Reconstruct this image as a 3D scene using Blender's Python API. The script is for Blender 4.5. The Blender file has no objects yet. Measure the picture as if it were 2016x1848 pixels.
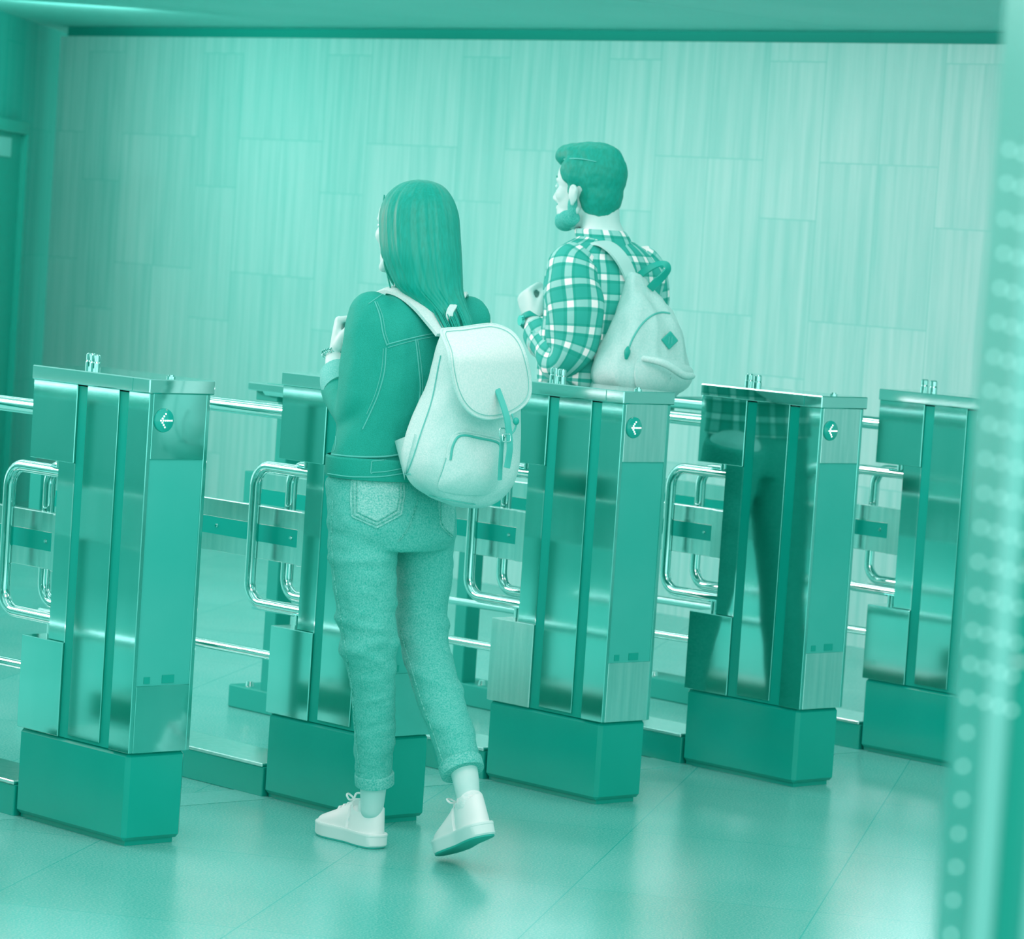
import bpy, bmesh, math, random
from mathutils import Vector, Matrix, noise
from mathutils.bvhtree import BVHTree
random.seed(7)
SC = bpy.context.scene
COL = SC.collection

# ------------------------------------------------------------------ camera
FPX, PITCH, YAW, ROLL = 6961.86, 0.0662, 0.7615, 0.0668
CAM = Vector((-5.2556, -6.5624, 1.5))
_f = Vector((math.sin(YAW)*math.cos(PITCH), math.cos(YAW)*math.cos(PITCH), -math.sin(PITCH)))
_r0 = Vector((math.cos(YAW), -math.sin(YAW), 0)); _u0 = _r0.cross(_f)
_r = math.cos(ROLL)*_r0 + math.sin(ROLL)*_u0
_u = -math.sin(ROLL)*_r0 + math.cos(ROLL)*_u0
cd = bpy.data.cameras.new('camera'); cam = bpy.data.objects.new('camera', cd); COL.objects.link(cam)
cam.matrix_world = Matrix(((_r.x,_u.x,-_f.x,CAM.x),(_r.y,_u.y,-_f.y,CAM.y),(_r.z,_u.z,-_f.z,CAM.z),(0,0,0,1)))
cd.sensor_fit = 'HORIZONTAL'; cd.sensor_width = 36; cd.lens = FPX*36/2016
cd.clip_start = .1; cd.clip_end = 200
cd.dof.use_dof = True; cd.dof.focus_distance = 8.5; cd.dof.aperture_fstop = 7.5
SC.camera = cam
SC.view_settings.view_transform = 'Standard'; SC.view_settings.look = 'None'
SC.view_settings.gamma = 1; SC.view_settings.exposure = 0.5; SC.view_settings.use_curve_mapping = False

# ------------------------------------------------------------------ light
W = bpy.data.worlds.new('world'); SC.world = W; W.use_nodes = True
bg = W.node_tree.nodes['Background']; bg.inputs[1].default_value = 1.0
_nt = W.node_tree; _tc = _nt.nodes.new('ShaderNodeTexCoord'); _sp = _nt.nodes.new('ShaderNodeSeparateXYZ'); _rp = _nt.nodes.new('ShaderNodeValToRGB')
_nt.links.new(_tc.outputs['Generated'], _sp.inputs[0]); _nt.links.new(_sp.outputs[2], _rp.inputs[0]); _nt.links.new(_rp.outputs[0], bg.inputs[0])
_e = _rp.color_ramp.elements; _e[0].position = .0; _e[0].color = (.67, 1.04, .98, 1); _e[1].position = .75; _e[1].color = (.26, .56, .51, 1)
def area(name, loc, target, sx, sy, power, color=(1, .42, .48)):
    l = bpy.data.lights.new(name, 'AREA'); l.shape = 'RECTANGLE'; l.size = sx; l.size_y = sy; l.energy = power; l.color = color
    o = bpy.data.objects.new(name, l); COL.objects.link(o); o.location = loc
    o.rotation_euler = (Vector(target)-Vector(loc)).to_track_quat('-Z', 'Y').to_euler(); return o
area('hall_light', (-2.2, 4.2, 2.7), (.6, .4, .8), 2.6, 1.2, 140)
area('hall_light', (-2.6, -5.0, 2.8), (.5, -.3, .6), 2.6, 1.4, 38)
area('hall_light', (3.0, -1.8, 2.75), (3.6, -1.0, 0), 2.4, 1.2, 30)
area('wall_fill', (2.22, 5.0, 2.32), (5.1, 6.4, 1.1), 3.2, .16, 21, (.64, 1, .96))  # added fill that brightens the far stretch of wall, no real fixture
area('wall_fill', (3.9, 6.0, 2.28), (5.12, 7.3, 1.0), .6, .12, 4.0, (.64, 1, .96))  # small added fill for the dark end of the wall
area('wall_fill', (2.5, .4, 2.32), (5.1, .4, 1.0), 7.0, .16, 34, (1, .60, .66))  # added fill that brightens the near stretch of wall
for x_ in (-1.5, .35, 2.1):                                          # rows of fluorescent tubes under the hall ceiling
    area('tube_row', (x_, 3.2, 2.75), (x_, 3.2, 0), .07, 6.5, 11, (1, .85, .87))
area('hall_light', (-.9, -1.5, 2.8), (-.9, -1.2, 0), 2.2, 1.0, 30)

# ------------------------------------------------------------------ maths
def ray(px, py): return _f + _r*((px-1008)/FPX) - _u*((py-924)/FPX)
def at(px, py, D): return CAM + ray(px, py)*D                     # a point at forward distance D
def on(px, py, ax, val):
    v = ray(px, py); return CAM + v*((val-CAM[ax])/v[ax])
def toward(px, py): return ray(px, py).normalized()
X, Y, Z = Vector((1,0,0)), Vector((0,1,0)), Vector((0,0,1))
RH = Vector((_r.x,_r.y,0)).normalized(); FH = Vector((_f.x,_f.y,0)).normalized()

# ------------------------------------------------------------------ materials
def s2l(c): return c/12.92 if c <= .04045 else ((c+.055)/1.055)**2.4
DARK = (0/255, 168/255, 150/255)
def duo(L): return tuple(s2l(max(0, d+(1-d)*L)) for d in DARK)+(1,)
MATS = {}
def mat(name, L, rough=.6, metal=0, L2=None, scale=30, stretch=(1,1,1), bump=0, spec=.4, coat=0, detail=4, lo=.35, hi=.65, aniso=0):
    if name in MATS: return MATS[name]
    m = bpy.data.materials.new(name); m.use_nodes = True; nt = m.node_tree; b = nt.nodes['Principled BSDF']
    b.inputs['Base Color'].default_value = duo(L); b.inputs['Roughness'].default_value = rough
    b.inputs['Metallic'].default_value = metal; b.inputs['Specular IOR Level'].default_value = spec
    b.inputs['Coat Weight'].default_value = coat; b.inputs['Coat Roughness'].default_value = .08
    if L2 is not None or bump:
        tc = nt.nodes.new('ShaderNodeTexCoord'); mp = nt.nodes.new('ShaderNodeMapping'); mp.inputs['Scale'].default_value = stretch
        n = nt.nodes.new('ShaderNodeTexNoise'); n.inputs['Scale'].default_value = scale; n.inputs['Detail'].default_value = detail
        nt.links.new(tc.outputs['Object'], mp.inputs[0]); nt.links.new(mp.outputs[0], n.inputs['Vector'])
        if L2 is not None:
            r = nt.nodes.new('ShaderNodeValToRGB'); r.color_ramp.elements[0].position = lo; r.color_ramp.elements[1].position = hi
            r.color_ramp.elements[0].color = duo(L); r.color_ramp.elements[1].color = duo(L2)
            nt.links.new(n.outputs['Fac'], r.inputs[0]); nt.links.new(r.outputs[0], b.inputs['Base Color'])
        if bump:
            bp = nt.nodes.new('ShaderNodeBump'); bp.inputs['Strength'].default_value = bump; bp.inputs['Distance'].default_value = .002
            nt.links.new(n.outputs['Fac'], bp.inputs['Height']); nt.links.new(bp.outputs[0], b.inputs['Normal'])
    MATS[name] = m; return m
def emit(name, L, s):
    m = bpy.data.materials.new(name); m.use_nodes = True; b = m.node_tree.nodes['Principled BSDF']
    b.inputs['Base Color'].default_value = duo(L); b.inputs['Emission Color'].default_value = (1,1,1,1) if L >= 1 else duo(L)
    b.inputs['Emission Strength'].default_value = s; MATS[name] = m; return m
steel = mat('mirror_steel', .48, .07, 1, L2=.56, scale=6, stretch=(1,1,.3))
steel_b = mat('brushed_steel', .72, .2, 1, L2=.84, scale=60, stretch=(1,1,.06))
chrome = mat('chrome', .72, .06, 1)
black = mat('black_strip', .0, .25, 0, spec=.3)
basem = mat('black_base_panel', .0, .22, 0, L2=.06, scale=3, spec=.35, coat=.1)
darkm = mat('dark_painted_metal', .02, .45)
screen = mat('smoked_panel', .2, .3, 0, L2=.28, scale=2, spec=.5)
dot = emit('arrow_light', 1, 1.6)

# ------------------------------------------------------------------ object helpers
def wloc(o):
    v = Vector((0,0,0))
    while o is not None: v += o.location; o = o.parent
    return v
def thing(name, label, cat, loc=(0,0,0), group=None):
    o = bpy.data.objects.new(name, None); COL.objects.link(o); o.location = loc; o.empty_display_size = .1
    o['label'] = label; o['category'] = cat
    if group: o['group'] = group
    return o
def tag(o, label, cat, group=None):
    o['label'] = label; o['category'] = cat
    if group: o['group'] = group
    return o
def link_mesh(me, name, m, parent, ang):
    me.materials.append(m) if m and not me.materials else None
    o = bpy.data.objects.new(name, me); COL.objects.link(o)
    if parent is not None:
        me.transform(Matrix.Translation(-wloc(parent))); o.parent = parent
    me.shade_smooth(); me.set_sharp_from_angle(angle=math.radians(ang))
    return o
class MB:
    def __init__(s): s.bm = bmesh.new(); s.uv = None
    def box(s, x0, x1, y0, y1, z0, z1, bev=0, seg=1):
        b = bmesh.new(); bmesh.ops.create_cube(b, size=1)
        bmesh.ops.scale(b, vec=(x1-x0, y1-y0, z1-z0), verts=b.verts); bmesh.ops.translate(b, vec=((x0+x1)/2, (y0+y1)/2, (z0+z1)/2), verts=b.verts)
        if bev: bmesh.ops.bevel(b, geom=b.edges[:], offset=bev, segments=seg, affect='EDGES', profile=.5)
        s.add(b); return s
    def obox(s, c, ax, ay, az, hx, hy, hz, bev=0, seg=1):        # oriented box
        b = bmesh.new(); bmesh.ops.create_cube(b, size=2)
        for v in b.verts: v.co = Vector(c) + ax*(v.co.x*hx) + ay*(v.co.y*hy) + az*(v.co.z*hz)
        if bev: bmesh.ops.bevel(b, geom=b.edges[:], offset=bev, segments=seg, affect='EDGES', profile=.5)
        bmesh.ops.recalc_face_normals(b, faces=b.faces[:]); s.add(b); return s
    def add(s, b):
        me = bpy.data.meshes.new('t'); b.to_mesh(me); b.free(); s.bm.from_mesh(me); bpy.data.meshes.remove(me)
    def rings(s, R, caps=True, uvs=None):
        n = len(R[0]); V = [[s.bm.verts.new(p) for p in r] for r in R]; F = []
        uvl = s.bm.loops.layers.uv.verify() if uvs else None
        for i in range(len(R)-1):
            for j in range(n):
                k = (j+1) % n
                f = s.bm.faces.new((V[i][j], V[i][k], V[i+1][k], V[i+1][j])); F.append(f)
                if uvs:
                    us, vs = uvs
                    f.loops[0][uvl].uv = (us[j], vs[i]); f.loops[1][uvl].uv = (us[j+1], vs[i])
                    f.loops[2][uvl].uv = (us[j+1], vs[i+1]); f.loops[3][uvl].uv = (us[j], vs[i+1])
        if caps:
            for r, pts, fl in ((V[0], R[0], True), (V[-1], R[-1], False)):
                c = s.bm.verts.new(sum((Vector(p) for p in pts), Vector())/n)
                for j in range(n):
                    k = (j+1) % n
                    F.append(s.bm.faces.new((c, r[k], r[j]) if fl else (c, r[j], r[k])))
        bmesh.ops.recalc_face_normals(s.bm, faces=F)
        return s
    def tube(s, pts, r, n=16, closed=False, caps=True):
        pts = [Vector(p) for p in pts]; rs = r if isinstance(r, (list, tuple)) else [r]*len(pts)
        prev = None; R = []; N = len(pts)
        for i, p in enumerate(pts):
            if closed: t = pts[(i+1) % N]-pts[i-1]
            else: t = pts[min(i+1, N-1)]-pts[max(i-1, 0)]
            t.normalize()
            if prev is None: a = t.orthogonal().normalized()
            else: a = (prev-t*prev.dot(t)).normalized()
            prev = a; b = t.cross(a)
            R.append([p+(a*math.cos(q)+b*math.sin(q))*rs[i] for q in (2*math.pi*k/n for k in range(n))])
        if closed: R.append(R[0]); caps = False
        s.rings(R, caps)
        if closed: bmesh.ops.remove_doubles(s.bm, verts=s.bm.verts[:], dist=1e-6)
        return s
    def cyl(s, p0, p1, r, r1=None, n=24): return s.tube([p0, p1], [r, r if r1 is None else r1], n)
    def ell(s, c, rx, ry, rz, ax=X, ay=Y, az=Z, sub=3):
        b = bmesh.new(); bmesh.ops.create_icosphere(b, subdivisions=sub, radius=1)
        for v in b.verts: v.co = Vector(c)+ax*(v.co.x*rx)+ay*(v.co.y*ry)+az*(v.co.z*rz)
        bmesh.ops.recalc_face_normals(b, faces=b.faces[:]); s.add(b); return s
    def limb(s, pts, n=28, ax=None, sub=4, up=None, dome=True):  # pts: (centre, radius | (ra, rb)); smooth tapered tube with domed ends
        P = [(Vector(p[0]), (p[1], p[1]) if not isinstance(p[1], (tuple, list)) else p[1]) for p in pts]
        Q = catmull([list(c)+list(r) for c, r in P], sub)
        C = [Vector(q[:3]) for q in Q]; rr = [(q[3], q[4]) for q in Q]; R = []; prev = None
        for i, c in enumerate(C):
            t = (C[min(i+1, len(C)-1)]-C[max(i-1, 0)]).normalized()
            a = ax if ax is not None else (prev if prev is not None else t.orthogonal())
            a = (a-t*a.dot(t)).normalized(); prev = a; b = t.cross(a)
            R.append([c+a*(math.cos(q)*rr[i][0])+b*(math.sin(q)*rr[i][1]) for q in (2*math.pi*k/n for k in range(n))])
        if dome:
            for end, sg in ((0, -1), (-1, 1)):
                c = C[end]; t = (C[1]-C[0]).normalized() if end == 0 else (C[-1]-C[-2]).normalized(); base = R[end]; new = []
                for k in (1, 2, 3):
                    an = k*math.pi/8; rad = min(rr[end])
                    new.append([c+(p-c)*math.cos(an)+t*(sg*rad*.8*math.sin(an)) for p in base])
                if end == 0: R = new[::-1]+R
                else: R = R+new
        return s.rings(R)
    def build(s, name, m, parent=None, ang=28):
        me = bpy.data.meshes.new(name); s.bm.to_mesh(me); s.bm.free()
        return link_mesh(me, name, m, parent, ang)
    def remeshed(s, vox, smooth=4, fac=.5):
        me = bpy.data.meshes.new('t'); s.bm.to_mesh(me); s.bm.free()
        o = bpy.data.objects.new('t', me); COL.objects.link(o)
        r = o.modifiers.new('r', 'REMESH'); r.mode = 'VOXEL'; r.voxel_size = vox
        if smooth:
            q = o.modifiers.new('s', 'SMOOTH'); q.iterations = smooth; q.factor = fac
        dg = bpy.context.evaluated_depsgraph_get(); out = bpy.data.meshes.new_from_object(o.evaluated_get(dg))
        bpy.data.objects.remove(o); bpy.data.meshes.remove(me)
        return out
def catmull(pts, sub):
    out = []
    n = len(pts)
    for i in range(n-1):
        p0, p1, p2, p3 = pts[max(i-1,0)], pts[i], pts[i+1], pts[min(i+2,n-1)]
        for k in range(sub):
            t = k/sub
            out.append([.5*(2*b+(c-a)*t+(2*a-5*b+4*c-d)*t*t+(3*b-a-3*c+d)*t**3) for a, b, c, d in zip(p0, p1, p2, p3)])
    out.append(list(pts[-1])); return out
def arc_path(pts, rad, n=8):                                       # polyline with rounded corners
    pts = [Vector(p) for p in pts]; out = [pts[0]]
    for i in range(1, len(pts)-1):
        a, b, c = pts[i-1], pts[i], pts[i+1]; u = (a-b).normalized(); v = (c-b).normalized()
        p0, p1 = b+u*rad, b+v*rad
        for k in range(n+1):
            t = k/n; out.append(p0*(1-t)**2*1+b*(2*t*(1-t))+p1*t*t if False else b+u*rad*(1-math.sin(t*math.pi/2))+v*rad*(1-math.cos(t*math.pi/2)))
    out.append(pts[-1]); return out
def struct(name, mb, m, ang=28):
    o = mb.build(name, m, None, ang); o['kind'] = 'structure'; return o

# ------------------------------------------------------------------ the hall
def node_mat(name):
    m = bpy.data.materials.new(name); m.use_nodes = True; return m, m.node_tree, m.node_tree.nodes['Principled BSDF']
def N(nt, t, **k):
    n = nt.nodes.new(t)
    for a, v in k.items(): setattr(n, a, v)
    return n
def ramp(nt, src, stops):
    r = nt.nodes.new('ShaderNodeValToRGB'); e = r.color_ramp.elements
    while len(e) < len(stops): e.new(.5)
    for i, (p, c) in enumerate(stops): e[i].position = p; e[i].color = c
    nt.links.new(src, r.inputs[0]); return r.outputs[0]
def mixc(nt, fac, a, b, mode='MIX'):
    n = nt.nodes.new('ShaderNodeMix'); n.data_type = 'RGBA'; n.blend_type = mode
    for s_, v in ((0, fac), (6, a), (7, b)):
        if hasattr(v, 'links'): nt.links.new(v, n.inputs[s_])
        else: n.inputs[s_].default_value = v
    return n.outputs[2]
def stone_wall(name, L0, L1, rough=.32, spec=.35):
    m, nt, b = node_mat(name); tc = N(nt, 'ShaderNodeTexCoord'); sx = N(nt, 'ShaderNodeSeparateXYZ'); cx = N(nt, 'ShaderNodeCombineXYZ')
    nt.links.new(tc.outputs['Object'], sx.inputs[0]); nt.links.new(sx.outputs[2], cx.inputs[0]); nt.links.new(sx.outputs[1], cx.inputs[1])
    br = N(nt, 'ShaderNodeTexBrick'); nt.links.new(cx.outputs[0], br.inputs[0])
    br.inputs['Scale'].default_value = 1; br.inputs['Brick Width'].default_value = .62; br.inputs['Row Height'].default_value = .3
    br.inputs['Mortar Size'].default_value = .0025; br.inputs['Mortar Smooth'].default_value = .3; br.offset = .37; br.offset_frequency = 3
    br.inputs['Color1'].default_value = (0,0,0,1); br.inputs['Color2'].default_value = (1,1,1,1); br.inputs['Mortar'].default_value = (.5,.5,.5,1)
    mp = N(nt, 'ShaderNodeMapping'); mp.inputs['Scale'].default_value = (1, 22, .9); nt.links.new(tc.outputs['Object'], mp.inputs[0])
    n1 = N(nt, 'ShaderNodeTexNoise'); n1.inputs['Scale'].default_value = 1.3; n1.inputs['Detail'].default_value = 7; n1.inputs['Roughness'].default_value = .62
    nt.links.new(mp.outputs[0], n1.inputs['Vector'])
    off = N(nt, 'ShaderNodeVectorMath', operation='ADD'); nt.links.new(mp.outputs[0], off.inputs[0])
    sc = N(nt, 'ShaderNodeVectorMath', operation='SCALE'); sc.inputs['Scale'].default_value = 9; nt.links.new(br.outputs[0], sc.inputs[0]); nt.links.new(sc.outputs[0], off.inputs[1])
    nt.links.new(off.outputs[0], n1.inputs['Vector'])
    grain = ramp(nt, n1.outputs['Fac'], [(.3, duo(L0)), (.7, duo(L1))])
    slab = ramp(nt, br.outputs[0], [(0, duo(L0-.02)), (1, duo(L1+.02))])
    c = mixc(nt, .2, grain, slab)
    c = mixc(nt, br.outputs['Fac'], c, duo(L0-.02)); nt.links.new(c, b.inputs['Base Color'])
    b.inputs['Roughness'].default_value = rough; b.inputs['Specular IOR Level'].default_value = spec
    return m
wallm = stone_wall('travertine', .52, .72)
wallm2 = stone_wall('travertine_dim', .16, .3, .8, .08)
def floor_mat():
    m, nt, b = node_mat('granite'); tc = N(nt, 'ShaderNodeTexCoord'); mp = N(nt, 'ShaderNodeMapping', vector_type='POINT')
    mp.inputs['Rotation'].default_value = (0, 0, -math.radians(35.5)); mp.inputs['Location'].default_value = (.917+.855*8, .957+.57*3, 0)
    nt.links.new(tc.outputs['Object'], mp.inputs[0])
    br = N(nt, 'ShaderNodeTexBrick'); nt.links.new(mp.outputs[0], br.inputs[0]); br.inputs['Scale'].default_value = 1
    br.inputs['Brick Width'].default_value = .855; br.inputs['Row Height'].default_value = .57; br.inputs['Mortar Size'].default_value = .0016; br.inputs['Mortar Smooth'].default_value = .1
    br.offset = .0; br.inputs['Color1'].default_value = (.3,.3,.3,1); br.inputs['Color2'].default_value = (.7,.7,.7,1)
    n = N(nt, 'ShaderNodeTexNoise'); n.inputs['Scale'].default_value = 190; n.inputs['Detail'].default_value = 3; n.inputs['Roughness'].default_value = .7
    nt.links.new(tc.outputs['Object'], n.inputs['Vector'])
    n2 = N(nt, 'ShaderNodeTexNoise'); n2.inputs['Scale'].default_value = 1.6; n2.inputs['Detail'].default_value = 5; nt.links.new(tc.outputs['Object'], n2.inputs['Vector'])
    c = ramp(nt, n.outputs['Fac'], [(.34, duo(.12)), (.5, duo(.38)), (.66, duo(.66))])
    c2 = ramp(nt, n2.outputs['Fac'], [(.35, duo(.28)), (.65, duo(.48))])
    c = mixc(nt, .4, c, c2); c = mixc(nt, .12, c, br.outputs[0], 'OVERLAY')
    c = mixc(nt, br.outputs['Fac'], c, duo(.2)); nt.links.new(c, b.inputs['Base Color'])
    b.inputs['Roughness'].default_value = .24; b.inputs['Specular IOR Level'].default_value = .55
    return m
struct('floor', MB().box(-9, 9, -9, 14, -.1, 0), floor_mat())
strip = mat('duct_cover_granite', .3, .3, L2=.5, scale=160)
struct('trim_1', MB().box(-3, 5.1, .415, .56, -.02, .0015), strip)
struct('wall_right', MB().box(5.12, 5.4, -9, 7.74, 0, 2.325), wallm)
struct('wall_left_far', MB().box(-7.5, -7.2, .5, 18, 0, 2.45), wallm)
struct('trim_2', MB().box(5.16, 5.4, -9, 7.74, 2.325, 2.372), mat('shadow_gap', .03, .7))
plaster = mat('ceiling_plaster', .5, .55, L2=.56, scale=1.2)
cm = MB()
for a, b_ in ((-9, 2.52), (2.525, 5.6), (5.605, 14)): cm.box(2.3, 9, a, b_, 2.372, 2.5)
struct('ceiling', cm, plaster)
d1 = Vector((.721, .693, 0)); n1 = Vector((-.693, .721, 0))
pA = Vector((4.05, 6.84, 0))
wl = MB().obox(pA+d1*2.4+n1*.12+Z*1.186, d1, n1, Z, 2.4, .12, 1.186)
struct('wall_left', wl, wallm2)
dm = MB().obox(pA+d1*.33-n1*.015+Z*.93, d1, n1, Z, .52, .015, .93, .004)
dr = struct('door_1', dm, darkm)
MB().obox(pA+d1*.33-n1*.04+Z*1.85, d1, n1, Z, .56, .02, .03, .004).obox(pA+d1*.87-n1*.04+Z*.93, d1, n1, Z, .03, .02, .93, .004).build('door_frame', mat('door_frame_metal', .05, .4), dr)
MB().obox(pA+d1*.36-n1*.034+Z*1.75, d1, n1, Z, .2, .004, .045).build('door_pane', mat('pale_pane', .55, .3), dr)

# ------------------------------------------------------------------ ticket gates
S, GW = .786, .1817
g_label = ['leftmost steel ticket gate in view, standing alone at the left', 'steel ticket gate directly behind the walking woman, mostly hidden by her jeans and bag',
           'scratched steel ticket gate just right of the woman, in front of the plaid-shirted man', 'steel ticket gate right of the man, his plaid shirt mirrored in its side',
           'rightmost steel ticket gate, half hidden by the blurred column']
def gate(x0, label, extra=False):
    t = thing('ticket_gate', label, 'ticket gate', (x0, 0, 0), 'row of ticket gates')
    def W(mb): bmesh.ops.translate(mb.bm, vec=(x0, 0, 0), verts=mb.bm.verts[:]); return mb
    w = GW
    W(MB().box(-w+.004, -.004, .006, .445, .012, .2235, .01).box(-w+.02, -.02, .02, .44, 0, .03)).build('base', basem, t)
    W(MB().box(-w+.006, -.006, .006, .2825, .2235, 1.07)).build('core', black, t)
    for a_, b_, e_ in ((-w, -w+.012, .001), (-.012, 0, -.001)):
        W(MB().box(a_, b_, 0, .080, .2235, 1.074, .0015)).build('corner_panel', steel, t)
        W(MB().box(a_+max(e_, 0), b_+min(e_, 0), .119, .244, .232, 1.074, .001)).build('side_panel', steel, t)
    W(MB().box(-w, 0, .283, .46, .8835, 1.074, .0015)).build('upper_housing', steel, t)
    W(MB().box(-w, 0, .283, .45, .2235, .450, .0015)).build('lower_housing', steel_b if extra else steel, t)
    W(MB().box(-w+.012, -.012, .25, .358, .45, .8835, .001)).build('hinge_column', steel, t)
    W(MB().box(-w+.005, -w+.009, .281, .285, .45, .8835)).build('edge_trim', chrome, t)
    W(MB().box(-w/2-.012-.0, -w/2+.036, .36, .4615, .602, .742, .002)).build('guard_end', steel_b, t)
    # front
    W(MB().box(-w+.012, -.012, -.0005, .01, .9195, 1.074, .001)).build('front_panel', steel_b if x0 > 1 else steel, t)
    W(MB().box(-w+.012, -.012, -.0005, .01, .2235, .383, .001)).build('lower_front_panel', steel_b if x0 > 1 else steel, t)
    f = W(MB().box(-w+.012, -.006, .003, .012, .383, .9195)).build('window_panel', screen, t)
    W(MB().box(-w+.034, -w+.052, .0015, .004, .388, .404)).build('slot', darkm, f)
    W(MB().box(-w+.088, -w+.124, .0015, .004, .388, .407)).build('slot', darkm, f)
    # cap with overhang
    cp = W(MB().box(-w-.007, .007, -.007, .4606, 1.0742, 1.1082, .0025)).build('top_cap', chrome if not extra else chrome, t)
    W(MB().box(-w-.0075, -w-.0065, .058, .060, 1.076, 1.106)).build('cap_seam', darkm, cp)
    for yy, xx in ((.375, -.078), (.315, -.108)):
        W(MB().cyl((xx, yy, 1.107), (xx, yy, 1.124), .0125).cyl((xx, yy, 1.124), (xx, yy, 1.128), .0125, .0105).cyl((xx, yy, 1.128), (xx, yy, 1.142), .0115).cyl((xx, yy, 1.142), (xx, yy, 1.145), .0115, .008)).build('knob', chrome, t)
    W(MB().cyl((-.097, .032, 1.107), (-.097, .032, 1.113), .011).cyl((-.097, .032, 1.112), (-.097, .032, 1.117), .0065)).build('lock_button', chrome, t)
    # arrow sign
    c = Vector((-.1375, -.001, 1.0115)); R = []
    for rr, yy in ((.0285, 0), (.0275, -.0035), (.024, -.005), (.015, -.008), (.001, -.009)):
        R.append([c+Vector((math.cos(q)*rr, yy, math.sin(q)*rr)) for q in (2*math.pi*k/32 for k in range(32))])
    sg = W(MB().rings(R)).build('arrow_sign', mat('sign_dome', .1, .12, spec=.6), t)
    a = MB()
    dots = [(i*.0066-.014, 0) for i in range(6)]+[(-.014+.0042*i+.001*(i>2), .0052*i) for i in (1,2,3)]+[(-.014+.0042*i, -.0052*i) for i in (1,2,3)]
    for dx, dz in dots:
        rr = math.hypot(dx, dz); yy = -.0095+rr*rr*8; a.ell(c+Vector((dx, yy, dz)), .0021, .0018, .0021, sub=2)
    W(a).build('arrow_dots', dot, sg)
    # flap loops
    def loop(xx, y1, z0, z1, rad, name='flap_loop', y0=.35):
        p = arc_path([(xx, y0, z1), (xx, y1, z1), (xx, y1, z0), (xx, y0, z0)], rad, 8)
        return W(MB().tube(p, .0155, 18)).build(name, chrome, t)
    l1 = loop(-.13, .608, .492, .853, .055)
    W(MB().cyl((-.13, .40, .86), (-.13, .40, .886), .012)).build('pivot', chrome, l1)
    W(MB().cyl((-.13, .40, .448), (-.13, .40, .49), .012)).build('pivot', chrome, l1)
    l2 = loop(-.02, .593, .508, .853, .05)
    W(MB().cyl((-.02, .40, .86), (-.02, .40, .886), .012)).build('pivot', chrome, l2)
    W(MB().cyl((-.02, .40, .448), (-.02, .40, .50), .012)).build('pivot', chrome, l2)
    if extra:
        W(MB().box(0, .03, .03, .10, .99, 1.07, .004)).build('side_bracket', darkm, t)
    return t
for k in range(-2, 5):
    if k >= 0: lb = g_label[k]
    else: lb = 'ticket gate beyond the left edge, further along the row' if k == -1 else 'ticket gate furthest left, outside the picture'
    gate(k*S, lb, k == 2)
def barrier(x0, label):
    t = thing('railing_barrier', label, 'railing', (x0, .46, 0), 'railings behind the ticket gates')
    def W(mb): bmesh.ops.translate(mb.bm, vec=(x0, 0, 0), verts=mb.bm.verts[:]); return mb
    xr = -.075
    W(MB().tube([(xr, .462, .996), (xr, 1.60, .990)], .0195, 20)).build('hand_rail', chrome, t)
    W(MB().tube([(xr, .4625, .352), (xr, 1.60, .340)], .0125, 18)).build('lower_rail', chrome, t)
    gp = W(MB().box(xr-.012, xr+.012, .463, 1.60, .602, .742, .002)).build('guard_panel', steel_b, t)
    ds = W(MB().box(xr-.0155, xr-.010, .463, 1.60, .648, .694)).build('rubber_strip', black, gp)
    for yy in (.50, .81, 1.25):
        W(MB().cyl((xr-.0145, yy, .671), (xr-.0195, yy, .671), .0055, .0035, 16)).build('bolt', chrome, ds)
    pl = W(MB().box(-GW+.004, -.006, .449, 1.15, 0, .078, .002)).build('plinth', basem, t)
    W(MB().box(-GW+.001, -.003, .4515, 1.152, .078, .088, .002)).build('plinth_cap', steel_b, pl)
    W(MB().box(xr-.01, xr+.01, 1.13, 1.15, .085, 1.0, .002)).build('stay', darkm, t)
    W(MB().box(-.1, .075, 1.60, 1.655, .601, .741, .002).box(.02, .08, 1.61, 1.665, .06, .98, .003)).build('end_post', darkm, t)
    W(MB().box(-.10, .085, 1.45, 1.665, .984, 1.008, .003)).build('mounting_plate', chrome, t)
    W(MB().box(-.07, .07, 1.56, 1.66, .955, .984, .002)).build('bracket', darkm, t)
    pb = W(MB().box(.015, .15, 1.22, 1.81, 0, .07, .004)).build('post_base', darkm, t)
    for yy in (1.55, 1.75): W(MB().cyl((.05, yy, .069), (.05, yy, .084), .013, .01, 16)).build('base_bolt', chrome, pb)
r_label = ['running back from the leftmost gate off the left edge', 'seen between the leftmost gate and the woman', 'behind the woman, its end plate left of her elbow',
           'seen right of the scratched gate, below the man', 'at far right, behind the gate by the blurred column']
for k in range(-2, 5):
    barrier(k*S, 'chrome railing with dark panel strip, '+(r_label[k] if k >= 0 else ('outside the left edge, nearer' if k == -1 else 'outside the left edge, furthest')))

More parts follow.
